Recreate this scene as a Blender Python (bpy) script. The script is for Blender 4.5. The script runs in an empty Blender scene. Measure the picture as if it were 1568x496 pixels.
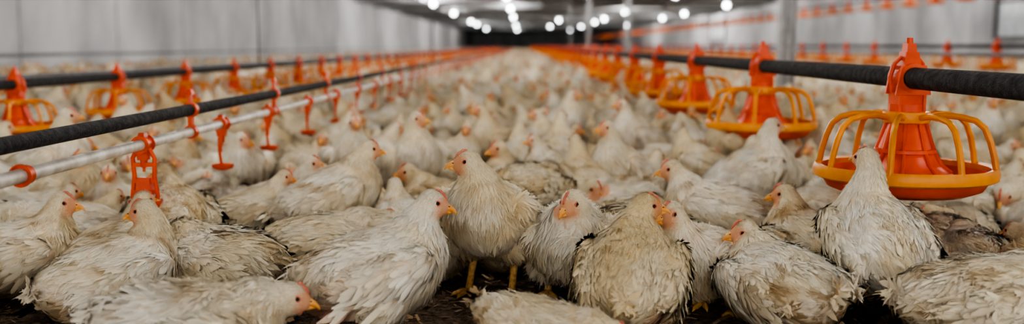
import bpy, math, random, numpy as np
from mathutils import Vector, Matrix
from mathutils.bvhtree import BVHTree
scene = bpy.context.scene
scene.view_settings.view_transform = 'AgX'
scene.view_settings.look = 'AgX - High Contrast'
scene.view_settings.exposure = 1.6
random.seed(3)

# ------------------------------------------------------------ materials
def new_mat(name):
    m = bpy.data.materials.new(name); m.use_nodes = True
    nt = m.node_tree; nt.nodes.clear()
    out = nt.nodes.new('ShaderNodeOutputMaterial')
    b = nt.nodes.new('ShaderNodeBsdfPrincipled')
    nt.links.new(b.outputs[0], out.inputs[0])
    return m, nt, b, out

def noisy_mat(name, c1, c2, scale=20, rough=0.5, bump=0.0, bump_scale=None, metallic=0.0,
              stretch=(1, 1, 1), detail=5, lo=0.35, hi=0.65, coords='Object', bdist=0.01, sss=0.0):
    m, nt, b, out = new_mat(name)
    N, L = nt.nodes, nt.links
    tc = N.new('ShaderNodeTexCoord'); mp = N.new('ShaderNodeMapping')
    mp.inputs['Scale'].default_value = stretch
    L.new(tc.outputs[coords], mp.inputs[0])
    nz = N.new('ShaderNodeTexNoise'); nz.inputs['Scale'].default_value = scale
    nz.inputs['Detail'].default_value = detail
    L.new(mp.outputs[0], nz.inputs['Vector'])
    cr = N.new('ShaderNodeValToRGB')
    cr.color_ramp.elements[0].position = lo; cr.color_ramp.elements[1].position = hi
    cr.color_ramp.elements[0].color = (*c1, 1); cr.color_ramp.elements[1].color = (*c2, 1)
    L.new(nz.outputs['Fac'], cr.inputs[0]); L.new(cr.outputs[0], b.inputs['Base Color'])
    b.inputs['Roughness'].default_value = rough; b.inputs['Metallic'].default_value = metallic
    if bump:
        n2 = N.new('ShaderNodeTexNoise'); n2.inputs['Scale'].default_value = bump_scale or scale * 3
        n2.inputs['Detail'].default_value = 6
        L.new(mp.outputs[0], n2.inputs['Vector'])
        bp = N.new('ShaderNodeBump'); bp.inputs['Strength'].default_value = bump
        bp.inputs['Distance'].default_value = bdist
        L.new(n2.outputs['Fac'], bp.inputs['Height']); L.new(bp.outputs[0], b.inputs['Normal'])
    return m

def feather_mat():
    m, nt, b, out = new_mat('feather')
    N, L = nt.nodes, nt.links
    a = N.new('ShaderNodeAttribute'); a.attribute_name = 'Col'
    f = N.new('ShaderNodeAttribute'); f.attribute_name = 'Fuv'
    nn = N.new('ShaderNodeAttribute'); nn.attribute_name = 'Nrm'
    vt = N.new('ShaderNodeVectorTransform'); vt.vector_type = 'NORMAL'; vt.convert_from = 'OBJECT'; vt.convert_to = 'WORLD'
    L.new(nn.outputs['Vector'], vt.inputs[0])
    ge = N.new('ShaderNodeNewGeometry')
    mx = N.new('ShaderNodeMix'); mx.data_type = 'VECTOR'; mx.inputs[0].default_value = 0.36
    L.new(vt.outputs[0], mx.inputs[4]); L.new(ge.outputs['Normal'], mx.inputs[5])
    nrmz = N.new('ShaderNodeVectorMath'); nrmz.operation = 'NORMALIZE'; L.new(mx.outputs[1], nrmz.inputs[0])
    sep = N.new('ShaderNodeSeparateXYZ'); L.new(f.outputs['Vector'], sep.inputs[0])
    ab = N.new('ShaderNodeMath'); ab.operation = 'ABSOLUTE'; L.new(sep.outputs[0], ab.inputs[0])
    k = N.new('ShaderNodeMath'); k.operation = 'MULTIPLY_ADD'
    L.new(ab.outputs[0], k.inputs[0]); k.inputs[1].default_value = -22.0
    t = N.new('ShaderNodeMath'); t.operation = 'MULTIPLY'; L.new(sep.outputs[1], t.inputs[0]); t.inputs[1].default_value = 130.0
    L.new(t.outputs[0], k.inputs[2])
    s = N.new('ShaderNodeMath'); s.operation = 'SINE'; L.new(k.outputs[0], s.inputs[0])
    bp = N.new('ShaderNodeBump'); bp.inputs['Strength'].default_value = 0.12; bp.inputs['Distance'].default_value = 0.0006
    L.new(s.outputs[0], bp.inputs['Height']); L.new(nrmz.outputs[0], bp.inputs['Normal'])
    oi = N.new('ShaderNodeObjectInfo')
    mix = N.new('ShaderNodeMix'); mix.data_type = 'RGBA'; mix.blend_type = 'MULTIPLY'
    ramp = N.new('ShaderNodeValToRGB')
    ramp.color_ramp.elements[0].color = (1.0, 1.0, 1.0, 1); ramp.color_ramp.elements[1].color = (0.87, 0.79, 0.64, 1)
    ramp.color_ramp.elements[0].position = .25
    L.new(oi.outputs['Random'], ramp.inputs[0])
    mix.inputs[0].default_value = 1.0
    L.new(a.outputs['Color'], mix.inputs[6]); L.new(ramp.outputs[0], mix.inputs[7])
    L.new(mix.outputs[2], b.inputs['Base Color'])
    b.inputs['Roughness'].default_value = 0.8
    b.inputs['Specular IOR Level'].default_value = 0.15
    L.new(bp.outputs[0], b.inputs['Normal'])
    return m

M_FEATHER = feather_mat()
M_BEAK = noisy_mat('beak_horn', (0.74, 0.31, 0.06), (0.88, 0.48, 0.16), 60, 0.4)
M_COMB = noisy_mat('comb_skin', (0.56, 0.15, 0.10), (0.72, 0.27, 0.18), 120, 0.5, 0.3)
M_IRIS = noisy_mat('eye_iris', (0.22, 0.10, 0.04), (0.32, 0.16, 0.06), 300, 0.1)
M_PUPIL = noisy_mat('eye_pupil', (0.004, 0.004, 0.004), (0.01, 0.01, 0.01), 100, 0.03)
M_LEG = noisy_mat('leg_scale', (0.50, 0.27, 0.08), (0.72, 0.46, 0.16), 150, 0.55, 0.5, 300, bdist=0.002)
CH_MATS = [M_FEATHER, M_BEAK, M_COMB, M_IRIS, M_PUPIL, M_LEG]

# ------------------------------------------------------------ mesh builder
class MB:
    def __init__(s): s.v = []; s.f = []; s.m = []; s.c = []; s.u = []; s.w = []; s.n = 0
    def add(s, v, f, mat, col=(1, 1, 1), uv=(0, .5, 0), nrm=(0, 0, 1)):
        v = np.asarray(v, float); k = len(v)
        s.v.append(v); s.f += [tuple(int(i) + s.n for i in q) for q in f]; s.m += [mat] * len(f)
        for lst, val in ((s.c, col), (s.u, uv), (s.w, nrm)):
            c = np.asarray(val, float); lst.append(np.tile(c, (k, 1)) if c.ndim == 1 else c)
        s.n += k
    def mesh(s, name, mats, attrs=False, smooth=True):
        me = bpy.data.meshes.new(name)
        V = np.concatenate(s.v)
        me.from_pydata(V.tolist(), [], s.f)
        for m in mats: me.materials.append(m)
        me.polygons.foreach_set('material_index', np.array(s.m, dtype=np.int32))
        me.polygons.foreach_set('use_smooth', np.full(len(s.f), smooth))
        if attrs:
            C = np.concatenate(s.c); C = np.hstack([C, np.ones((len(C), 1))])
            a = me.attributes.new('Col', 'FLOAT_COLOR', 'POINT'); a.data.foreach_set('color', C.ravel().astype(np.float32))
            a = me.attributes.new('Fuv', 'FLOAT_VECTOR', 'POINT'); a.data.foreach_set('vector', np.concatenate(s.u).ravel().astype(np.float32))
            a = me.attributes.new('Nrm', 'FLOAT_VECTOR', 'POINT'); a.data.foreach_set('vector', np.concatenate(s.w).ravel().astype(np.float32))
        me.update()
        return me

def sphere_geo(c, r, seg=14, rings=9, frame=None):
    c = np.array(c, float); r = np.array([r, r, r] if np.isscalar(r) else r, float)
    V = [(0, 0, 1)]
    for i in range(1, rings):
        th = math.pi * i / rings
        for j in range(seg):
            ph = 2 * math.pi * j / seg
            V.append((math.sin(th) * math.cos(ph), math.sin(th) * math.sin(ph), math.cos(th)))
    V.append((0, 0, -1)); V = np.array(V) * r
    if frame is not None: V = V @ np.array(frame)
    F = []
    for j in range(seg): F.append((0, 1 + j, 1 + (j + 1) % seg))
    for i in range(rings - 2):
        for j in range(seg):
            a = 1 + i * seg + j; b = 1 + i * seg + (j + 1) % seg
            F.append((a, a + seg, b + seg, b))
    e = len(V) - 1; o = 1 + (rings - 2) * seg
    for j in range(seg): F.append((e, o + (j + 1) % seg, o + j))
    return V + c, F

def tube_geo(pts, rad, seg=10, closed=False, cap=True, flat=1.0):
    pts = np.array(pts, float); n = len(pts)
    rad = np.full(n, rad) if np.isscalar(rad) else np.array(rad, float)
    if closed: T = np.roll(pts, -1, 0) - np.roll(pts, 1, 0)
    else: T = np.gradient(pts, axis=0)
    T /= np.linalg.norm(T, axis=1)[:, None] + 1e-12
    up = np.array([0, 0, 1.]) if abs(T[0][2]) < 0.9 else np.array([1., 0, 0])
    V = []
    s = np.cross(up, T[0]); s /= np.linalg.norm(s)
    for i in range(n):
        s = s - T[i] * np.dot(s, T[i]); s /= np.linalg.norm(s) + 1e-12
        w = np.cross(T[i], s)
        for j in range(seg):
            a = 2 * math.pi * j / seg
            V.append(pts[i] + rad[i] * (math.cos(a) * s + flat * math.sin(a) * w))
    F = []
    m = n if closed else n - 1
    for i in range(m):
        for j in range(seg):
            a = i * seg + j; b = i * seg + (j + 1) % seg
            c = ((i + 1) % n) * seg + (j + 1) % seg; d = ((i + 1) % n) * seg + j
            F.append((a, b, c, d))
    if cap and not closed:
        F.append(tuple(range(seg))[::-1]); F.append(tuple((n - 1) * seg + j for j in range(seg)))
    return V, F

def lathe_geo(prof, seg=48, cx=0, cy=0):
    V = []; F = []; n = len(prof)
    for j in range(seg):
        a = 2 * math.pi * j / seg
        for r, z in prof: V.append((cx + r * math.cos(a), cy + r * math.sin(a), z))
    for j in range(seg):
        for i in range(n - 1):
            a = j * n + i; b = ((j + 1) % seg) * n + i
            F.append((a, b, b + 1, a + 1))
    return V, F

def box_geo(c, s, taper=1.0):
    cx, cy, cz = c; sx, sy, sz = [q / 2 for q in s]
    V = [(cx - sx, cy - sy, cz - sz), (cx + sx, cy - sy, cz - sz), (cx + sx, cy + sy, cz - sz), (cx - sx, cy + sy, cz - sz),
         (cx - sx * taper, cy - sy * taper, cz + sz), (cx + sx * taper, cy - sy * taper, cz + sz), (cx + sx * taper, cy + sy * taper, cz + sz), (cx - sx * taper, cy + sy * taper, cz + sz)]
    return V, [(3, 2, 1, 0), (4, 5, 6, 7), (0, 1, 5, 4), (1, 2, 6, 5), (2, 3, 7, 6), (3, 0, 4, 7)]

def obj(name, me, loc=(0, 0, 0), rz=0, coll=None, scale=1):
    o = bpy.data.objects.new(name, me); o.location = loc; o.rotation_euler[2] = rz
    o.scale = (scale,) * 3
    (coll or scene.collection).objects.link(o)
    return o

# ------------------------------------------------------------ the chicken
def unit(v): v = np.array(v, float); return v / (np.linalg.norm(v) + 1e-12)

def snoise(P, rng, freq, n=7):
    r = np.zeros(len(P))
    for _ in range(n):
        k = rng.normal(size=3) * freq; r += np.sin(P @ k + rng.uniform(0, 6.28))
    return r / math.sqrt(n)

HS = 1.14
def chicken(name, seed, sit=False, pitch=15, head=(.025, 0, .065), yaw=0, hpitch=-5, ruffle=1.0, droop=0.0, tail_up=0.3, wide=1.0, dirt_amt=1.0, crouch=0.0, bare=0.0):
    rng = np.random.default_rng(seed)
    p = math.radians(pitch)
    hip = 0.068 if sit else 0.136 - crouch
    wy = 1.18 if sit else 1.08
    wy *= wide
    def B(x, y, z):
        return np.array([x * math.cos(p) - z * math.sin(p), y, hip + x * math.sin(p) + z * math.cos(p)])
    spine = [(-.128, .034, .018), (-.102, .022, .040), (-.062, .008, .066), (-.008, -.002, .079), (.038, -.003, .079), (.072, .006, .065), (.086, .032, .050)]
    SP = [B(x, 0, z) for x, z, r in spine]; SR = [r for _, _, r in spine]
    nb = SP[-1]; hd = nb + np.array(head)
    bt = unit([math.cos(p + 1.0), 0, math.sin(p + 1.0)])
    fw = np.array([math.cos(math.radians(yaw)) * math.cos(math.radians(hpitch)), math.sin(math.radians(yaw)) * math.cos(math.radians(hpitch)), math.sin(math.radians(hpitch))])
    D = np.linalg.norm(hd - nb)
    c1 = nb + bt * D * .35
    c2 = hd - np.array([0, 0, 1]) * D * .3 - fw * D * .25 if head[2] > 0.02 else hd - unit(np.array(head)) * D * .3
    NK = []; NR = []
    for i in range(1, 9):
        t = i / 8
        q = (1 - t) ** 3 * nb + 3 * (1 - t) ** 2 * t * c1 + 3 * (1 - t) * t * t * c2 + t ** 3 * hd
        NK.append(q); NR.append(.047 * (1 - t) ** 1.4 + .0222 * (1 - (1 - t) ** 1.4))
    pts = SP + NK; rad = SR + NR
    mb = MB()
    dense = []
    for i in range(len(pts) - 1):
        for k in range(5):
            t = k / 5; q = pts[i] * (1 - t) + pts[i + 1] * t; r = rad[i] * (1 - t) + rad[i + 1] * t
            yw = wy if i < len(SP) - 2 else 1.0
            dense.append((q, r, yw))
    dense.append((hd, rad[-1], 1))
    for q, r, yw in dense:
        mb.add(*sphere_geo(q, (r, r * yw, r), 16, 10), 0)
    u = unit(np.cross(fw, np.cross([0, 0, 1], fw))); s = np.cross(u, fw)
    fr = (fw, s, u)
    for a, b, c, r in [(0.0, 0, .001, .0215), (.008, 0, -.001, .0185), (.015, 0, -.003, .0145), (.004, 0, -.010, .015)]:
        q = hd + (fw * a + u * c) * HS; r *= HS
        mb.add(*sphere_geo(q, (r, r * .88, r), 16, 10, fr), 0)
    bf = unit([math.cos(p), 0, math.sin(p)]); bu = unit([-math.sin(p), 0, math.cos(p)])
    for sd in (1, -1):
        for x, z, rx, rz in [(.05, .012, .035, .032), (.015, .008 - droop * .3, .045, .040), (-.03, .008 - droop * .6, .045, .036), (-.07, .012 - droop, .04, .024)]:
            q = B(x, sd * (.073 * wy - max(0, -x - .03) * .38), z)
            mb.add(*sphere_geo(q, (rx, .022, rz), 16, 10, (bf, (0, 1, 0), bu)), 0)
    hocks = []
    if not sit:
        for sd in (1, -1):
            off = rng.uniform(-.02, .02)
            hz = min(.085, max(.042, .064 - crouch * .8))
            a = B(-.015, sd * .046, -.035); h = np.array([-.018 + off * .6, sd * .045, hz])
            for k in range(8):
                t = k / 7; q = a * (1 - t) + h * t
                mb.add(*sphere_geo(q, .048 * (1 - t) + .013 * t, 12, 8), 0)
            hocks.append((h, sd, off))
    src = bpy.data.objects.new('tmp', mb.mesh('tmp', [M_FEATHER]))
    scene.collection.objects.link(src)
    md = src.modifiers.new('r', 'REMESH'); md.mode = 'VOXEL'; md.voxel_size = 0.005; md.use_smooth_shade = True
    md = src.modifiers.new('s', 'SMOOTH'); md.factor = 0.5; md.iterations = 4
    dg = bpy.context.evaluated_depsgraph_get(); dg.update()
    ev = src.evaluated_get(dg); bm_ = bpy.data.meshes.new_from_object(ev)
    nv = len(bm_.vertices); V = np.empty(nv * 3); bm_.vertices.foreach_get('co', V); V = V.reshape(-1, 3)
    V[:, 2] = np.maximum(V[:, 2], .004)
    F = [tuple(q.vertices) for q in bm_.polygons]
    bvh = BVHTree.FromPolygons(V.tolist(), F)
    bpy.data.objects.remove(src); bpy.data.meshes.remove(bm_)
    DS = np.array([q for q, _, _ in dense]); DT = np.gradient(DS, axis=0); DT /= np.linalg.norm(DT, axis=1)[:, None]
    nS = (len(SP) - 1) * 5
    rrS = np.array([r for _, r, _ in dense])
    def region(P):
        d = np.linalg.norm(P[:, None, :] - DS[None], axis=2)
        k = np.argmin(d - rrS * .9, axis=1)
        return k, DT[k]
    ks = rng.integers(0, 1 << 30)
    def colour(P, k, rnd):
        r2 = np.random.default_rng(ks)
        base = np.array([.87, .78, .60]); white = np.array([.91, .875, .79]); dirty = np.array([.52, .36, .18]); dk = np.array([.20, .125, .06])
        n1 = snoise(P, r2, 38); n2 = snoise(P, r2, 90); n3 = snoise(P, r2, 22); n4 = snoise(P, r2, 160)
        c = base + (white - base) * np.clip(.6 + .6 * n1, 0, 1)[:, None]
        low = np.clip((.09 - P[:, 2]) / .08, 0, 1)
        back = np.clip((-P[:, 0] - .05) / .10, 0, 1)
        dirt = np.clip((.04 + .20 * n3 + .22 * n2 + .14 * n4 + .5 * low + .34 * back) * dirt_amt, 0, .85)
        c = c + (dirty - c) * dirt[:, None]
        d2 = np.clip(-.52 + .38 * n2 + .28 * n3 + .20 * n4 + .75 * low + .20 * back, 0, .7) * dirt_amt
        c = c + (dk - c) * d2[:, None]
        if bare:
            bz = np.clip(1.3 - np.linalg.norm((P - B(-.07, 0, -.035)) / np.array([.05, .09, .04]), axis=1) + .3 * n2, 0, 1) * bare
            c = c + (np.array([.72, .38, .30]) - c) * bz[:, None]
        nk = np.clip((k - nS) / 30, 0, 1)
        c = c + (np.array([.88, .76, .52]) - c) * (nk * .4)[:, None]
        rel = P - hd; fx = rel @ fw; fz = rel @ u; dist = np.linalg.norm(rel, axis=1)
        face = np.clip((fx - .004) / .012, 0, 1) * (dist < .045) * np.clip((fz + .026) / .01, 0, 1) * np.clip((.020 - fz) / .008, 0, 1)
        c = c + (np.array([.78, .40, .27]) - c) * (face * .8)[:, None]
        return c * (0.86 + .17 * rnd)[:, None]
    mb = MB()
    Fq = np.array([q if len(q) == 4 else (q[0], q[1], q[2], q[2]) for q in F])
    tris = np.concatenate([Fq[:, [0, 1, 2]], Fq[:, [0, 2, 3]]])
    A, Bv, C = V[tris[:, 0]], V[tris[:, 1]], V[tris[:, 2]]
    nrm = np.cross(Bv - A, C - A); area = np.linalg.norm(nrm, axis=1) / 2
    VN = np.zeros_like(V)
    for j in range(3): np.add.at(VN, tris[:, j], nrm)
    VN /= np.linalg.norm(VN, axis=1)[:, None] + 1e-12
    ok = area > 1e-10; tris = tris[ok]; nrm = nrm[ok]; area = area[ok]; A = A[ok]; Bv = Bv[ok]; C = C[ok]
    nrm /= (2 * area)[:, None]
    kv, _ = region(V)
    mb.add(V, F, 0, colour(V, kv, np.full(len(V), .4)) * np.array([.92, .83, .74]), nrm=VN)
    def sample(n, w=None):
        pr = area * (w if w is not None else 1); pr = pr / pr.sum()
        i = rng.choice(len(tris), n, p=pr); a = rng.random(n); b = rng.random(n); m = a + b > 1; a[m] = 1 - a[m]; b[m] = 1 - b[m]
        P = A[i] + a[:, None] * (Bv[i] - A[i]) + b[:, None] * (C[i] - A[i])
        ns = (VN[tris[i, 0]] * (1 - a - b)[:, None] + VN[tris[i, 1]] * a[:, None] + VN[tris[i, 2]] * b[:, None])
        return P, ns / (np.linalg.norm(ns, axis=1)[:, None] + 1e-9)
    def feathers(P, Nn, Dr, Ln, W, lift, curve, jitter=.25, rows=4, colmul=1.0, pts_w=None):
        n = len(P)
        Dr = Dr + rng.normal(size=(n, 3)) * jitter * .5
        Dr = Dr - Nn * np.sum(Dr * Nn, 1)[:, None]; Dr /= np.linalg.norm(Dr, axis=1)[:, None] + 1e-9
        Sd = np.cross(Nn, Dr)
        tt = np.array([0, .3, .62, .88, 1.0]) if rows == 5 else np.array([0, .35, .75, 1.0])
        ww = np.array([.35, .9, 1.0, .7, .12]) if rows == 5 else np.array([.5, 1.0, .7, .04])
        if pts_w is not None: ww = np.array(pts_w)
        R = len(tt); rnd = rng.random(n)
        VV = np.empty((n, R, 3, 3)); UV = np.empty((n, R, 3, 3)); NN = np.empty((n, R, 3, 3))
        bend = rng.normal(size=n) * .10
        for i, (t, w) in enumerate(zip(tt, ww)):
            jit = 1 + rng.normal(size=n) * .12
            c0 = P + Dr * (Ln * t)[:, None] + Sd * (bend * Ln * t * t)[:, None] + Nn * ((lift * t - curve * t * t) * Ln + .0002)[:, None]
            for j, cc in enumerate((-1, 0, 1)):
                j2 = rng.normal(size=n) * .05 * t if cc else np.zeros(n)
                VV[:, i, j] = c0 + Sd * (W * .5 * w * cc * jit)[:, None] - Nn * (abs(cc) * w * W * .14)[:, None] + Dr * (j2 * Ln)[:, None]
                UV[:, i, j] = np.stack([np.full(n, float(cc)), np.full(n, t), rnd], 1)
                NN[:, i, j] = Nn + Dr * .25 * t + Sd * .15 * cc
        VV[..., 2] = np.maximum(VV[..., 2], .002)
        k, _ = region(P)
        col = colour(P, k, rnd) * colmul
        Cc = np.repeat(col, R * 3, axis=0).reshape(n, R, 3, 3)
        shade = np.array([.92, .98, 1.02, 1.03, 1.0][:R])[None, :, None, None]
        Cc = np.clip(Cc * shade, 0, .93)
        base = (np.arange(n) * R * 3)[:, None]
        q = []
        for i in range(R - 1):
            for j in range(2):
                a = i * 3 + j; q.append((a, a + 1, a + 4, a + 3))
        q = np.array(q)
        FF = (base[:, :, None] + q[None]).reshape(-1, 4)
        mb.add(VV.reshape(-1, 3), FF.tolist(), 0, Cc.reshape(-1, 3), UV.reshape(-1, 3), NN.reshape(-1, 3))
    Ctr = (A + Bv + C) / 3
    kt, _ = region(Ctr)
    relc = Ctr - hd; facec = ((relc @ fw) > .007) & (np.linalg.norm(relc, axis=1) < .045) & ((relc @ u) > -.022) & ((relc @ u) < .017)
    isneck = kt > nS + 6
    def flow(P, Nn, k, T):
        d = -T.copy(); d[:, 2] -= .35 * np.abs(Nn[:, 1]) * (k < nS)
        d[:, 2] -= .5 * (Nn[:, 2] < -.2)
        return d
    def clumpdir(P):
        r3 = np.random.default_rng(ks + 5)
        return np.stack([snoise(P, r3, 60) for _ in range(3)], 1)
    r3 = np.random.default_rng(ks + 9)
    tk = [(r3.normal(size=3) * 45, r3.uniform(0, 6.28)) for _ in range(7)]
    def tuftf(P): return np.clip(sum(np.sin(P @ a + b) for a, b in tk) / math.sqrt(7), 0, 2)
    # body contour plumage (soft, loose-edged)
    P, Nn = sample(3600, np.where(facec, 0, np.where(isneck, .4, 1.0)))
    k, T = region(P); f = np.clip(k / nS, 0, 1.6)
    Ln = np.interp(f, [0, .3, .9, 1.25, 1.6], [.032, .027, .022, .014, .010]) * rng.uniform(.65, 1.3, len(P))
    cur = np.clip(Ln / (2 * np.maximum(rrS[k], .025)), .05, .30)
    lift = .05 + rng.exponential(.04, len(P)) * ruffle + .13 * tuftf(P) * ruffle + .05 * (P[:, 0] < -.07)
    feathers(P, Nn, flow(P, Nn, k, T) + .28 * ruffle * clumpdir(P), Ln, Ln * rng.uniform(.14, .34, len(P)), lift, cur)
    # fine down filaments over everything
    P, Nn = sample(3600, np.where(facec, 0, np.where(isneck, .6, 1.0)))
    k, T = region(P); Ln = np.where(k > nS + 6, .009, .020) * rng.uniform(.5, 1.4, len(P))
    cur = np.clip(Ln / (2 * np.maximum(rrS[k], .025)), .05, .30)
    feathers(P, Nn, flow(P, Nn, k, T) + .35 * clumpdir(P), Ln, .0007 + Ln * .035, .14 + .32 * rng.random(len(P)) * ruffle + .10 * tuftf(P), cur + .08, jitter=.6)
    # neck and head short plumage
    P, Nn = sample(1900, np.where(isneck & ~facec, 1.0, 0.0))
    k, T = region(P)
    hdist = np.linalg.norm(P - hd, axis=1)
    Ln = np.where(hdist < .034, .0060, .0115) * rng.uniform(.7, 1.3, len(P))
    feathers(P, Nn, -T + .2 * clumpdir(P), Ln, Ln * .22, .10 + rng.exponential(.08, len(P)) * ruffle, .14)
    P, Nn = sample(350, np.where(facec & ((relc @ fw) < .018), 1.0, 0.0)); k, T = region(P)
    Ln = np.full(len(P), .0035); feathers(P, Nn, np.tile(-fw, (len(P), 1)), Ln, Ln * .35, np.full(len(P), .1), .05)
    # wing coverts and flight feathers
    for sd in (1, -1):
        for rowi, (z0, L0, W0) in enumerate([(.036, .024, .011), (.022, .028, .012), (.006, .034, .013), (-.009, .042, .013), (-.022, .052, .013)]):
            Pl = []; Nl = []; Dl = []
            cnt = 11
            for i in range(cnt):
                x = .062 - i * .0125 - rowi * .003 + rng.normal() * .003
                o = B(x, sd * .2, z0 - droop * max(0, (.06 - x)) * 7 + rng.normal() * .003)
                hit = bvh.ray_cast(Vector(o), Vector((0, -sd, 0)))
                if hit[0] is None: continue
                Pl.append(np.array(hit[0])); nn = np.array(hit[1]); nn = nn if nn[1] * sd > 0 else -nn
                Nl.append(nn); Dl.append(-bf - bu * (.35 - .06 * i * .5) + np.array([0, -sd * .15, 0]))
            n = len(Pl)
            if n:
                feathers(np.array(Pl), np.array(Nl), np.array(Dl), L0 * rng.uniform(.8, 1.2, n), W0 * rng.uniform(.75, 1.1, n),
                         np.full(n, .14) + rng.exponential(.05, n) * ruffle, .10, jitter=.24, rows=5, colmul=(.93 + .12 * rng.random(n))[:, None])
        n = 9; P0 = []; N0 = []; D0 = []; L0 = []
        for i in range(n):
            q = B(-.028 - i * .006, sd * (.090 * wy - i * .0030), .024 - i * .0055 - droop)
            P0.append(q); N0.append(unit([0, sd, .25])); D0.append(-bf * 1.0 + bu * (-.10 - .03 * i - droop * 6) + np.array([0, -sd * (.32), 0])); L0.append(.048 + .0035 * i)
        feathers(np.array(P0), np.array(N0), np.array(D0), np.array(L0), np.full(n, .011), .02 + .08 * rng.random(n) * ruffle, .05, jitter=.16, rows=5, colmul=.92,
                 pts_w=[.4, .9, 1, .8, .3])
    n = 16; P0 = []; N0 = []; D0 = []
    for i in range(n):
        a = (i / (n - 1) - .5) * 1.9
        P0.append(B(-.118, .014 * math.sin(a), .032 + .008 * math.cos(a)))
        N0.append(unit(bu * math.cos(a) + np.array([0, math.sin(a), 0]) + bf * -.1))
        D0.append(-bf + bu * (tail_up - .25 * abs(a)) + np.array([0, .35 * math.sin(a), 0]))
    feathers(np.array(P0), np.array(N0), np.array(D0), .052 * rng.uniform(.7, 1.15, n), np.full(n, .010), .02 + .12 * rng.random(n), .04, jitter=.25, rows=5, pts_w=[.5, .9, 1, .85, .3])
    # ---- beak, comb, wattles, eyes
    H = HS
    b0 = hd + (fw * .0235 - u * .0035) * H
    q = [b0 + (fw * a + u * c) * H for a, c in [(-.006, .002), (0, .0018), (.006, .001), (.011, -.0008), (.0155, -.0038), (.0178, -.0072)]]
    mb.add(*tube_geo(q, np.array([.0076, .0068, .0053, .0038, .0023, .0006]) * H, 12), 1)
    q = [b0 + (fw * a + u * c) * H for a, c in [(-.006, -.0055), (0, -.0052), (.006, -.0048), (.0115, -.0045)]]
    mb.add(*tube_geo(q, np.array([.0060, .0050, .0034, .001]) * H, 12), 1)
    for sd in (1, -1):
        mb.add(*sphere_geo(b0 + (fw * .004 + s * sd * .0056 + u * .0042) * H, (.0018, .0008, .0009), 8, 6, fr), 4)
    def surf(o, d):
        h = bvh.ray_cast(Vector(o), Vector(d)); return np.array(h[0]) if h[0] is not None else None
    for sd in (1, -1):
        h = surf(hd + (fw * .0085 + u * .0035) * H + s * sd * .08, -s * sd)
        if h is None: h = hd + s * sd * .018
        mb.add(*tube_geo([h + .0050 * (math.cos(a) * fw + math.sin(a) * u * .85) for a in np.linspace(0, 2 * math.pi, 14, endpoint=False)], .0011, 6, closed=True), 2)
        mb.add(*sphere_geo(h - s * sd * .0021, (.0046, .0044, .0043), 14, 10, fr), 3)
        mb.add(*sphere_geo(h - s * sd * .0005, (.0034, .0036, .0034), 12, 9, fr), 4)
        mb.add(*sphere_geo(hd + (fw * .016 - u * .0155 + s * sd * .004) * H, (.0036, .0022, .0055), 12, 8, fr), 2)
    cr_ = []
    for i in range(7):
        h = surf(hd + fw * (.0235 - i * .0036) * H + u * .08, -u)
        if h is not None: cr_.append(h + u * [0, .0012, .0024, .0020, .0026, .0014, 0][i])
    if len(cr_) > 3: mb.add(*tube_geo(cr_, [.0014, .0022, .0030, .0026, .0030, .0022, .0012][:len(cr_)], 8), 2)
    # ---- legs
    def foot(ax, ay, ang, lift0=.008):
        for a, L_ in [(0, .046), (34, .038), (-34, .038), (176, .018)]:
            t = math.radians(a + ang); d = np.array([math.cos(t), math.sin(t), 0])
            o = np.array([ax, ay, lift0])
            q = [o, o + d * L_ * .33 + [0, 0, .0005], o + d * L_ * .66 + [0, 0, -.0015], o + d * L_ * .88 + [0, 0, -.002], o + d * L_ * 1.08 + [0, 0, -.0065]]
            mb.add(*tube_geo(q, [.0068, .0056, .0054, .0038, .0010], 8), 5)
    if sit:
        for sd in (1, -1): foot(.055, sd * .045, sd * 8)
    else:
        for h, sd, off in hocks:
            ax = .006 + off; an = np.array([ax, sd * .048, .010])
            mb.add(*tube_geo([h + [0, 0, .014], h, h * .5 + an * .5, an], [.010, .0092, .0070, .0078], 10), 5)
            foot(ax, sd * .048, sd * 6)
    return mb.mesh(name, CH_MATS, attrs=True)

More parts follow.
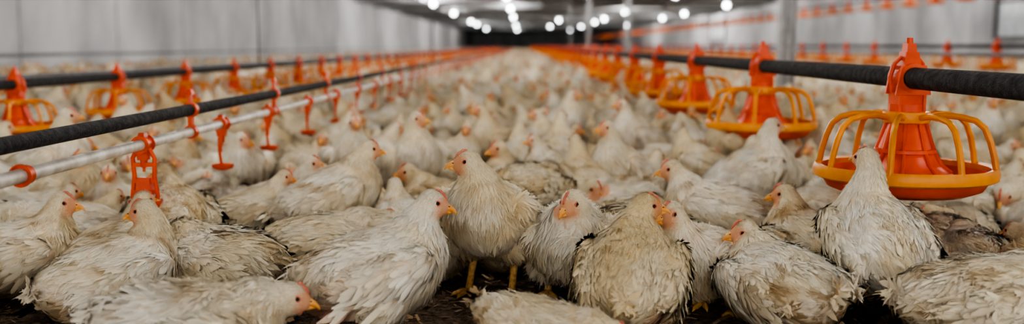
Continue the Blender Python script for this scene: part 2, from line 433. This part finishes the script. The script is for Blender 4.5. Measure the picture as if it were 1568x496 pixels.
flock_src = bpy.data.collections.new('chickens'); scene.collection.children.link(flock_src)
HERO = [
 (-.060, 1.97, 250, dict(pitch=22, head=(.018, -.014, .060), yaw=-62, hpitch=0, crouch=-.020, bare=.7)),
 (-.255, 1.68, 30, dict(pitch=14, head=(.032, -.004, .060), yaw=-24, hpitch=-12, ruffle=1.3, crouch=.022, bare=.9, dirt_amt=.8)),
 (.100, 1.97, 268, dict(pitch=14, head=(.032, 0, .044), yaw=-42, hpitch=-20, ruffle=2.0, droop=.004, crouch=.026, dirt_amt=.2, tail_up=.9)),
 (.190, 1.70, 80, dict(pitch=18, head=(.02, -.018, .054), yaw=-70, hpitch=-3, ruffle=1.2, crouch=.036, bare=.8, dirt_amt=.4)),
 (.47, 2.35, 165, dict(pitch=12, head=(.035, 0, .055), yaw=8, hpitch=-8, crouch=.035)),
 (-.47, 2.40, 18, dict(pitch=24, head=(.03, 0, .055), yaw=5, hpitch=-4, crouch=.008, bare=.8)),
 (-.765, 1.81, 50, dict(sit=True, pitch=12, head=(-.005, .0, .070), yaw=125, hpitch=-8)),
 (-1.04, 1.98, 25, dict(sit=True, pitch=12, head=(.02, 0, .06), yaw=-15, hpitch=-5)),
 (-.80, 2.25, 120, dict(pitch=10, head=(.02, 0, .05), yaw=50, hpitch=-8, crouch=.03)),
 (-.66, 2.62, 15, dict(sit=True, pitch=14, head=(.02, 0, .065), yaw=-10, hpitch=0)),
 (-.60, 1.94, 160, dict(sit=True, pitch=4, head=(.05, 0, .01), yaw=10, hpitch=-40, ruffle=1.5, droop=.006)),
 (-.43, 2.10, 28, dict(sit=True, pitch=2, head=(.058, 0, .016), yaw=-15, hpitch=-8)),
 (-.50, 1.47, 20, dict(sit=True, pitch=-2, head=(.06, 0, .012), yaw=-10, hpitch=-12, ruffle=1.6)),
 (.030, 1.50, 345, dict(sit=True, pitch=-10, head=(.055, 0, .004), yaw=-10, hpitch=-15, ruffle=1.4, tail_up=.9, wide=.9)),
 (.47, 1.76, 112, dict(sit=True, pitch=6, head=(.035, .0, .040), yaw=62, hpitch=-8, ruffle=1.2)),
 (.62, 2.08, 118, dict(sit=True, pitch=16, head=(.02, 0, .055), yaw=40, hpitch=-6)),
 (.675, 1.87, 92, dict(pitch=26, head=(.006, 0, .086), yaw=24, hpitch=4, crouch=.008)),
 (.77, 1.66, 5, dict(sit=True, pitch=6, head=(.05, 0, .03), yaw=-10, hpitch=-12, ruffle=1.6, wide=1.1)),
 # middle distance birds
 (-.20, 2.62, 150, dict(sit=True, pitch=8, head=(.03, .02, .05), yaw=35, hpitch=-5)),
 (.02, 2.55, 60, dict(pitch=-6, head=(.055, 0, -.045), yaw=0, hpitch=-55, crouch=.012, ruffle=1.3)),
 (.62, 2.75, 20, dict(pitch=26, head=(.018, 0, .075), yaw=-10, hpitch=2, crouch=.0)),
 (.24, 2.62, 200, dict(sit=True, pitch=3, head=(-.01, .035, .03), yaw=120, hpitch=-25, ruffle=1.6)),
 (-.34, 2.95, 300, dict(pitch=30, head=(.01, 0, .07), yaw=30, hpitch=4, crouch=-.01, dirt_amt=.5)),
]
for i, (x, y, hdg, pr) in enumerate(HERO):
    me = chicken('chicken_body_%d' % i, 100 + i, **pr)
    obj('chicken' if i == 0 else 'chicken.%03d' % i, me, (x, y, 0), math.radians(hdg), flock_src, scale=.78 if i == 13 else 1)
NV = len(HERO)

# ------------------------------------------------------------ instancing helper
def instancer(name, P, rz, sc, idx=None, coll=None, ob=None, loc=(0, 0, 0)):
    me = bpy.data.meshes.new(name); me.from_pydata([tuple(q) for q in P], [], [])
    a = me.attributes.new('rz', 'FLOAT', 'POINT'); a.data.foreach_set('value', np.array(rz, dtype=np.float32))
    a = me.attributes.new('sc', 'FLOAT', 'POINT'); a.data.foreach_set('value', np.array(sc, dtype=np.float32))
    if idx is not None:
        a = me.attributes.new('idx', 'INT', 'POINT'); a.data.foreach_set('value', np.array(idx, dtype=np.int32))
    o = obj(name, me, loc)
    ng = bpy.data.node_groups.new(name + '_nodes', 'GeometryNodeTree')
    ng.interface.new_socket('Geometry', in_out='INPUT', socket_type='NodeSocketGeometry')
    ng.interface.new_socket('Geometry', in_out='OUTPUT', socket_type='NodeSocketGeometry')
    N, L = ng.nodes, ng.links
    gi = N.new('NodeGroupInput'); go = N.new('NodeGroupOutput')
    ip = N.new('GeometryNodeInstanceOnPoints')
    L.new(gi.outputs[0], ip.inputs['Points'])
    if coll:
        ci = N.new('GeometryNodeCollectionInfo'); ci.inputs['Collection'].default_value = coll
        ci.inputs['Separate Children'].default_value = True; ci.inputs['Reset Children'].default_value = True
        L.new(ci.outputs[0], ip.inputs['Instance']); ip.inputs['Pick Instance'].default_value = True
        na = N.new('GeometryNodeInputNamedAttribute'); na.data_type = 'INT'; na.inputs['Name'].default_value = 'idx'
        L.new(na.outputs['Attribute'], ip.inputs['Instance Index'])
    else:
        ci = N.new('GeometryNodeObjectInfo'); ci.inputs['Object'].default_value = ob
        ci.inputs['As Instance'].default_value = True
        L.new(ci.outputs['Geometry'], ip.inputs['Instance'])
    na = N.new('GeometryNodeInputNamedAttribute'); na.data_type = 'FLOAT'; na.inputs['Name'].default_value = 'rz'
    cx = N.new('ShaderNodeCombineXYZ'); L.new(na.outputs['Attribute'], cx.inputs[2]); L.new(cx.outputs[0], ip.inputs['Rotation'])
    nb_ = N.new('GeometryNodeInputNamedAttribute'); nb_.data_type = 'FLOAT'; nb_.inputs['Name'].default_value = 'sc'
    L.new(nb_.outputs['Attribute'], ip.inputs['Scale'])
    L.new(ip.outputs[0], go.inputs[0])
    md = o.modifiers.new('instances', 'NODES'); md.node_group = ng
    return o

# ------------------------------------------------------------ flock
XL, XR, YB, YE, ZC = -7.5, 12.0, -6.0, 150.0, 2.55
rng = np.random.default_rng(11)
hx = np.array([(h[0], h[1]) for h in HERO])
P = []; R = []; S = []; I = []
SITI = [i for i, h in enumerate(HERO) if h[3].get('sit') and i not in (13,)]; STI = [i for i, h in enumerate(HERO) if not h[3].get('sit') and i != 16]
def band(y0, y1, sp, jit, drop, psit=.6):
    y = y0; row = 0
    while y < y1:
        half = .62 * y + 1.2
        x0, x1 = max(XL + .2, -half), min(XR - .2, half)
        x = x0 + (row % 2) * sp * .5
        while x < x1:
            px, py = x + rng.normal() * jit, y + rng.normal() * jit
            x += sp
            if rng.random() < drop: continue
            if px < XL + .15 or px > XR - .15: continue
            dd = np.hypot(hx[:, 0] - px, hx[:, 1] - py).min()
            if dd < .18: continue
            if py < 1.85 and abs(px) < py * .6: continue
            if abs(px - .823) < .12 and abs(py - 2.12) < .12: continue
            P.append((px, py, 0)); R.append(rng.uniform(0, 6.283)); S.append(rng.uniform(.76, 1.05))
            I.append(int(rng.choice(SITI if (rng.random() < psit or py < 2.3) else STI)))
        y += sp * .87; row += 1
band(1.75, 14, .205, .045, .06)
band(14, 45, .25, .05, .02, .7)
band(45, 148, .36, .08, 0, .8)
instancer('chicken_flock', P, R, S, I, coll=flock_src)

# ------------------------------------------------------------ room shell
M_FLOOR = noisy_mat('litter', (0.03, 0.018, 0.01), (0.18, 0.11, 0.06), 70, 0.95, 1.0, 140, detail=12, bdist=0.02)
M_WALL = noisy_mat('whitewashed_concrete', (0.34, 0.345, 0.36), (0.60, 0.605, 0.62), .9, 0.85, 0.2, 30, stretch=(1, 1, .6), detail=10, lo=.3, hi=.65)
M_CEIL = noisy_mat('ceiling_panel', (0.30, 0.31, 0.33), (0.42, 0.43, 0.45), 1.0, 0.8, stretch=(1, .3, 1))
M_BEAM = noisy_mat('painted_beam', (0.16, 0.17, 0.18), (0.24, 0.25, 0.26), 3, 0.7)
M_STEEL = noisy_mat('galvanised_steel', (0.22, 0.22, 0.23), (0.38, 0.38, 0.39), 12, 0.5, metallic=.3)
M_DARK = noisy_mat('dark_frame', (0.03, 0.03, 0.035), (0.06, 0.06, 0.065), 10, 0.6)
M_GLASS = noisy_mat('dusty_window', (0.30, 0.34, 0.38), (0.42, 0.46, 0.50), 3, 0.3)
M_SEAM = noisy_mat('wall_seam', (0.26, 0.26, 0.27), (0.40, 0.40, 0.41), 5, 0.9)
T = .2
def box(name, x0, x1, y0, y1, z0, z1, mat):
    me = MB(); me.add(*box_geo(((x0 + x1) / 2, (y0 + y1) / 2, (z0 + z1) / 2), (x1 - x0, y1 - y0, z1 - z0)), 0)
    return obj(name, me.mesh(name, [mat], smooth=False))
box('floor', XL - T, XR + T, YB, YE, -.1, 0, M_FLOOR)
box('wall_left', XL - T, XL, YB, YE, 0, ZC, M_WALL)
box('wall_right', XR, XR + T, YB, YE, 0, ZC, M_WALL)
box('wall_back', XL - T, XR + T, YE, YE + T, 0, ZC, M_WALL)
box('ceiling', XL - T, XR + T, YB, YE + T, ZC, ZC + .1, M_CEIL)
mb = MB()
for i in range(26):
    mb.add(*box_geo(((XL + XR) / 2, -3 + i * 6, ZC - .05), (XR - XL, .10, .10)), 0)
for x in (-4.4, .9, 2.1, 7.2): mb.add(*box_geo((x, (YB + YE) / 2, ZC - .04), (.08, YE - YB, .08)), 0)
obj('trim_1', mb.mesh('ceiling_beams', [M_BEAM], smooth=False))
mb = MB()
mb.add(*box_geo((XL + .06, 83, ZC / 2), (.12, .5, ZC)), 0)
obj('trim_2', mb.mesh('wall_pier', [M_DARK], smooth=False))
mb = MB()   # panel joints on both side walls
for i in range(36):
    yy = 14.9 + i * 3.6
    mb.add(*box_geo((XL + .006, yy, ZC / 2), (.012, .035, ZC)), 0)
    mb.add(*box_geo((XR - .006, yy + 1.2, ZC / 2), (.012, .035, ZC)), 0)
obj('trim_3', mb.mesh('wall_panel_joints', [M_SEAM], smooth=False))
for k, y0 in enumerate((21.5, 60)):
    mb = MB()
    mb.add(*box_geo((XR - .02, y0 + 1.8, 1.6), (.03, 4.4, 1.75)), 1)
    for yy in (y0 - .4, y0 + 1.8, y0 + 4.0): mb.add(*box_geo((XR - .05, yy, 1.6), (.08, .12, 1.85)), 0)
    for zz in (.70, 1.6, 2.48): mb.add(*box_geo((XR - .05, y0 + 1.8, zz), (.07, 4.5, .08)), 0)
    obj('window_%d' % (k + 1), mb.mesh('window', [M_DARK, M_GLASS], smooth=False))
mb = MB()
mb.add(*box_geo((0, 0, ZC / 2 - .05), (.03, .12, ZC - .1)), 0)
for sx in (-1, 1): mb.add(*box_geo((sx * .052, 0, ZC / 2 - .05), (.016, .12, ZC - .1)), 0)
mb.add(*box_geo((0, 0, .01), (.2, .2, .02)), 0)
post_me = mb.mesh('support_post', [M_STEEL], smooth=False)
for i in range(4): obj('support_post' if i == 0 else 'support_post.%03d' % i, post_me, (2.1, 8.0 + 12 * i, 0))
# loose wood shavings lying on the litter near the camera
mb = MB(); sr = np.random.default_rng(5)
for i in range(6000):
    x, y = sr.uniform(-1.6, 1.6), sr.uniform(1.2, 2.9); a = sr.uniform(0, 6.28); L_ = sr.uniform(.004, .014); W_ = L_ * sr.uniform(.2, .5); z = sr.uniform(.002, .007)
    d = np.array([math.cos(a), math.sin(a), sr.normal() * .3]) * L_; e = np.array([-math.sin(a), math.cos(a), sr.normal() * .3]) * W_
    c = np.array([x, y, z]); mb.add([c - d - e, c + d - e, c + d + e + [0, 0, .001], c - d + e], [(0, 1, 2, 3)], int(sr.integers(0, 2)))
M_SHAV = noisy_mat('wood_shaving', (0.20, 0.125, 0.07), (0.42, 0.29, 0.17), 40, 0.9)
M_SHAVD = noisy_mat('wood_shaving_dark', (0.07, 0.042, 0.024), (0.17, 0.105, 0.06), 40, 0.9)
obj('litter_shavings', mb.mesh('litter_shavings', [M_SHAV, M_SHAVD], smooth=False))

# ------------------------------------------------------------ feeder
M_ORANGE = noisy_mat('orange_plastic', (0.62, 0.055, 0.005), (0.80, 0.10, 0.010), 14, 0.42, .1, 60, bdist=.002)
M_AMBER = noisy_mat('amber_plastic', (0.68, 0.22, 0.008), (0.84, 0.32, 0.02), 18, 0.42, .1, 60, bdist=.002)
M_PIPE = noisy_mat('dusty_black_pipe', (0.015, 0.015, 0.018), (0.065, 0.065, 0.07), 60, 0.85, 1.0, 260, lo=.4, hi=.7, bdist=.006)
M_WPIPE = noisy_mat('white_pvc', (0.50, 0.46, 0.40), (0.78, 0.75, 0.70), 25, 0.45, .15, 80, bdist=.002)
M_GPIPE = noisy_mat('grey_pipe', (0.06, 0.06, 0.07), (0.12, 0.12, 0.13), 20, 0.5)
def feeder_mesh():
    mb = MB()
    prof = [(.0, -.220), (.06, -.222), (.092, -.238), (.130, -.245), (.158, -.234), (.172, -.212), (.179, -.196), (.176, -.195), (.166, -.212), (.152, -.226), (.128, -.236), (.095, -.229), (.060, -.212), (0, -.208)]
    mb.add(*lathe_geo(prof, 56), 0)
    mb.add(*lathe_geo([(.171, -.188), (.184, -.185), (.189, -.196), (.187, -.210), (.179, -.214), (.175, -.206), (.171, -.188)], 56), 1)
    mb.add(*lathe_geo([(.034, -.085), (.040, -.105), (.050, -.135), (.058, -.160), (.070, -.182), (.090, -.200), (.106, -.208), (.110, -.216), (.104, -.220), (.08, -.2), (.055, -.165), (.045, -.13), (.03, -.09)], 40), 0)
    for i in range(8):
        a = 2 * math.pi * (i + .5) / 8
        q = [(r * math.cos(a), r * math.sin(a), z) for r, z in [(.040, -.095), (.052, -.135), (.061, -.160), (.074, -.184), (.094, -.200)]]
        mb.add(*tube_geo(q, .0040, 6), 0)
    mb.add(*lathe_geo([(.056, -.150), (.063, -.151), (.064, -.158), (.058, -.160)], 40), 0)
    mb.add(*lathe_geo([(.030, -.070), (.047, -.072), (.050, -.082), (.048, -.094), (.036, -.098), (.030, -.070)], 40), 1)
    mb.add(*lathe_geo([(.028, -.055), (.036, -.055), (.037, -.075), (.028, -.078)], 32), 0)
    for i in range(8):
        a = 2 * math.pi * (i + .35) / 8
        prof = [(.046, -.083), (.075, -.078), (.108, -.080), (.136, -.087), (.154, -.102), (.166, -.130), (.175, -.163), (.180, -.192)]
        q = [(r * math.cos(a), r * math.sin(a), z) for r, z in prof]
        mb.add(*tube_geo(q, [.0066] * 8, 8), 1)
    mb.add(*box_geo((0, 0, -.045), (.052, .052, .045), 1.1), 0)
    for sx in (-1, 1): mb.add(*box_geo((sx * .026, 0, -.045), (.006, .06, .055)), 0)
    mb.add(*lathe_geo([(0.0235, -.036), (.031, -.036), (.031, .036), (.0235, .036), (.0235, -.036)], 28), 0)
    v = mb.v.pop()[:, [0, 2, 1]]; mb.v.append(v)
    for sy in (-1, 1):
        mb.add(*box_geo((0, sy * .030, -.004), (.074, .008, .062), .7), 0)
    mb.add(*box_geo((0, 0, .040), (.036, .05, .030), .75), 0)
    mb.add(*box_geo((0, 0, .062), (.022, .034, .022), .8), 0)
    mb.add(*tube_geo([(0, 0, .06), (0, 0, .085)], [.008, .0065], 10), 0)
    for sx in (-1, 1): mb.add(*tube_geo([(sx * .034, 0, -.03), (sx * .038, 0, 0), (sx * .03, 0, .03), (sx * .016, 0, .045)], .0045, 8), 0)
    return mb.mesh('feeder_mesh', [M_ORANGE, M_AMBER])
fme = feeder_mesh()
def smooth_by_angle(me, ang=40):
    me.polygons.foreach_set('use_smooth', np.full(len(me.polygons), True)); me.update()
    try: me.set_sharp_from_angle(angle=math.radians(ang))
    except Exception: pass
smooth_by_angle(fme)

def pipe(name, x, z, r, mat, y0=-2, y1=120, seg=16):
    ys = np.arange(y0, y1 + .1, 2.0)
    mb = MB(); mb.add(*tube_geo([(x, y, z) for y in ys], r, seg), 0)
    return obj(name, mb.mesh(name, [mat]))
def wires(name, x, z, ys):
    mb = MB()
    for y in ys: mb.add(*tube_geo([(x, y, z), (x, y, ZC)], .004, 6), 0)
    obj(name, mb.mesh(name, [M_DARK]))
def feeder_line(x, z, y0, n_real, n, sp=1.2, r=.0225, sc=1.0):
    pipe('feed_pipe', x, z, r * sc, M_PIPE)
    for i in range(n_real):
        o = obj('poultry_feeder', fme, (x, y0 + sp * i, z), rng.uniform(0, .3) if i else 0.0, scale=sc)
    k = n - n_real
    instancer('poultry_feeder_row', [(x, y0 + sp * (n_real + i), z) for i in range(k)], [0] * k, [sc] * k, ob=o)
feeder_line(.823, .433, 2.14, 6, 75, 1.3)
feeder_line(-1.9, .358, 3.72, 7, 85, .95, sc=.8)
feeder_line(4.9, .50, 9.2, 7, 70, 1.2)
feeder_line(8.0, 1.55, 17, 3, 80, 1.3)
wires('suspension_wire', -1.9, .376, [7.2, 30, 50])
wires('suspension_wire', .823, .456, [22, 40, 60])
wires('suspension_wire', 8.0, 1.573, [24, 36, 48, 60])
pipe('water_pipe', -2.25, .36, .014, M_GPIPE)
pipe('water_pipe', 3.3, .44, .016, M_GPIPE)
pipe('water_pipe', -4.6, .42, .016, M_GPIPE)

# ------------------------------------------------------------ drinker line
XD, ZS, ZW = -.83, .342, .287
pipe('drinker_support_tube', XD, ZS, .0145, M_PIPE)
pipe('drinker_pipe', XD, ZW, .0120, M_WPIPE)
def drinker_mesh(big):
    mb = MB()
    def ring(y0, y1, ri, ro):
        mb.add(*lathe_geo([(ri, y0), (ro, y0), (ro, y1), (ri, y1), (ri, y0)], 24), 0)
        v = mb.v.pop()[:, [0, 2, 1]]; mb.v.append(v)
    ring(-.020, .020, .0122, .0165)
    for y in (-.018, .018): ring(y - .003, y + .003, .0165, .0200)
    mb.add(*box_geo((0, 0, .020), (.016, .026, .012), .7), 0)
    mb.add(*box_geo((0, 0, -.024), (.020, .022, .020), 1.2), 0)
    mb.add(*lathe_geo([(0, -.060), (.003, -.060), (.003, -.052), (.007, -.050), (.008, -.034), (.010, -.030), (0, -.03)], 16), 0)
    if big:
        for sx in (-1, 1):
            mb.add(*tube_geo([(sx * .012, 0, -.01), (sx * .024, 0, -.03), (sx * .022, .0, -.07), (sx * .028, 0, -.115), (sx * .020, 0, -.135)], [.006, .005, .005, .005, .006], 8), 0)
        for z, w in ((-.045, .046), (-.08, .046), (-.105, .052)): mb.add(*box_geo((0, 0, z), (w, .010, .009)), 0)
        mb.add(*lathe_geo([(0, -.150), (.020, -.150), (.032, -.140), (.036, -.124), (.034, -.124), (.029, -.137), (.018, -.144), (0, -.144)], 28), 0)
        mb.add(*tube_geo([(0, 0, -.105), (0, 0, -.14)], .006, 8), 0)
        mb.add(*box_geo((0, .0, -.090), (.034, .022, .034), .8), 0)
    else:
        mb.add(*tube_geo([(0, -.012, -.025), (0, -.020, -.05), (0, -.022, -.08), (0, -.012, -.108), (0, 0, -.122)], [.0055, .004, .004, .004, .005], 8), 0)
        mb.add(*lathe_geo([(0, -.127), (.012, -.128), (.026, -.122), (.031, -.112), (.029, -.112), (.024, -.118), (.010, -.123), (0, -.122)], 28), 0)
        mb.add(*box_geo((0, -.018, -.055), (.010, .008, .04)), 0)
    me = mb.mesh('drinker', [M_ORANGE]); smooth_by_angle(me); return me
dbig, dsm = drinker_mesh(True), drinker_mesh(False)
ys = [2.16, 2.73, 3.24, 3.84, 4.42, 5.0, 5.6, 6.2]
for i, y in enumerate(ys):
    o = obj('nipple_drinker', dbig if i == 0 else dsm, (XD, y, ZW), 0)
instancer('nipple_drinker_row', [(XD, 6.8 + .6 * i, ZW) for i in range(120)], [0] * 120, [1] * 120, ob=o)
mb = MB()
def ringY(mb, z, y0, y1, ri, ro):
    mb.add(*lathe_geo([(ri, y0), (ro, y0), (ro, y1), (ri, y1), (ri, y0)], 24), 0)
    v = mb.v.pop()[:, [0, 2, 1]] + np.array([0, 0, z]); mb.v.append(v)
ringY(mb, 0, -.011, .011, .0147, .0190); ringY(mb, ZW - ZS, -.011, .011, .0122, .0165)
mb.add(*box_geo((0, 0, (ZW - ZS) / 2), (.010, .020, .028)), 0)
mb.add(*box_geo((0, 0, .028), (.009, .02, .024), .8), 0)
mb.add(*box_geo((0, 0, .045), (.016, .024, .012), .6), 0)
cme = mb.mesh('tube_clip', [M_ORANGE]); smooth_by_angle(cme)
for y in (1.45, 2.48, 3.32): co = obj('tube_clip', cme, (XD, y, ZS))
instancer('tube_clip_row', [(XD, 4.2 + .85 * i, ZS) for i in range(80)], [0] * 80, [1] * 80, ob=co)
mb = MB(); ringY(mb, 0, -.010, .010, .0122, .0165); ringY(mb, 0, -.013, -.008, .0165, .0195)
rme = mb.mesh('pipe_ring', [M_ORANGE]); smooth_by_angle(rme)
obj('pipe_ring', rme, (XD, 1.635, ZW))

# ------------------------------------------------------------ lamps
M_BULB = bpy.data.materials.new('bulb_glow'); M_BULB.use_nodes = True
bn = M_BULB.node_tree.nodes['Principled BSDF']; bn.inputs['Base Color'].default_value = (.9, .9, .9, 1)
bn.inputs['Emission Color'].default_value = (.93, .97, 1, 1); bn.inputs['Emission Strength'].default_value = 6
lamp = MB()
lamp.add(*lathe_geo([(.0, .17), (.03, .17), (.05, .15), (.12, .13), (.125, .125), (.11, .126), (.03, .14), (0, .15)], 24), 0)
lamp.add(*tube_geo([(0, 0, .16), (0, 0, .2)], .008, 8), 0)
lamp.add(*sphere_geo((0, 0, .0), (.112, .112, .112), 20, 12), 1)
lme = lamp.mesh('lamp_mesh', [M_STEEL, M_BULB])
ZL = ZC - .2
LP = []
for x, near, far in ((-3.9, [-3, 4, 11, 18, 25, 33], [44, 57, 76, 86, 108]), (-.6, [-3.5, 3.0, 10, 17, 24, 31, 38], [50, 65, 91, 115]),
                     (2.6, [1, 8, 15, 22, 30], [72, 95]), (5.6, [-2, 6, 13, 20, 28, 37], [55, 69, 78, 96, 118]), (9.3, [4, 12, 20, 28, 36], [46, 58, 67, 90])):
    for y in near + far: LP.append((x, y, ZL))
lo = obj('ceiling_lamp', lme, LP[0])
instancer('ceiling_lamp_row', LP[1:], [0] * (len(LP) - 1), [1] * (len(LP) - 1), ob=lo)
for i, q in enumerate(LP):
    e = 150 if q[1] < 8 else (260 if q[1] < 40 else 720)
    ld = bpy.data.lights.new('lamp_light', 'POINT'); ld.energy = e; ld.color = (1, .94, .84) if q[1] < 9 else (1, .97, .93); ld.shadow_soft_size = .12
    l = bpy.data.objects.new('lamp_light', ld); l.location = q; scene.collection.objects.link(l)

w = bpy.data.worlds.new('World'); scene.world = w; w.use_nodes = True
bg = w.node_tree.nodes['Background']; bg.inputs[0].default_value = (1, .93, .84, 1); bg.inputs[1].default_value = 1.0

# ------------------------------------------------------------ camera
cd = bpy.data.cameras.new('camera'); cam = bpy.data.objects.new('camera', cd); scene.collection.objects.link(cam)
cd.lens = 35; cd.sensor_width = 36; cd.clip_end = 400; cd.clip_start = .05
cam.location = (0, 0, .5)
cam.rotation_euler = (math.radians(90 - 6.63), 0, math.radians(.6))
cd.dof.use_dof = True; cd.dof.focus_distance = 1.88; cd.dof.aperture_fstop = 2.2
scene.camera = cam
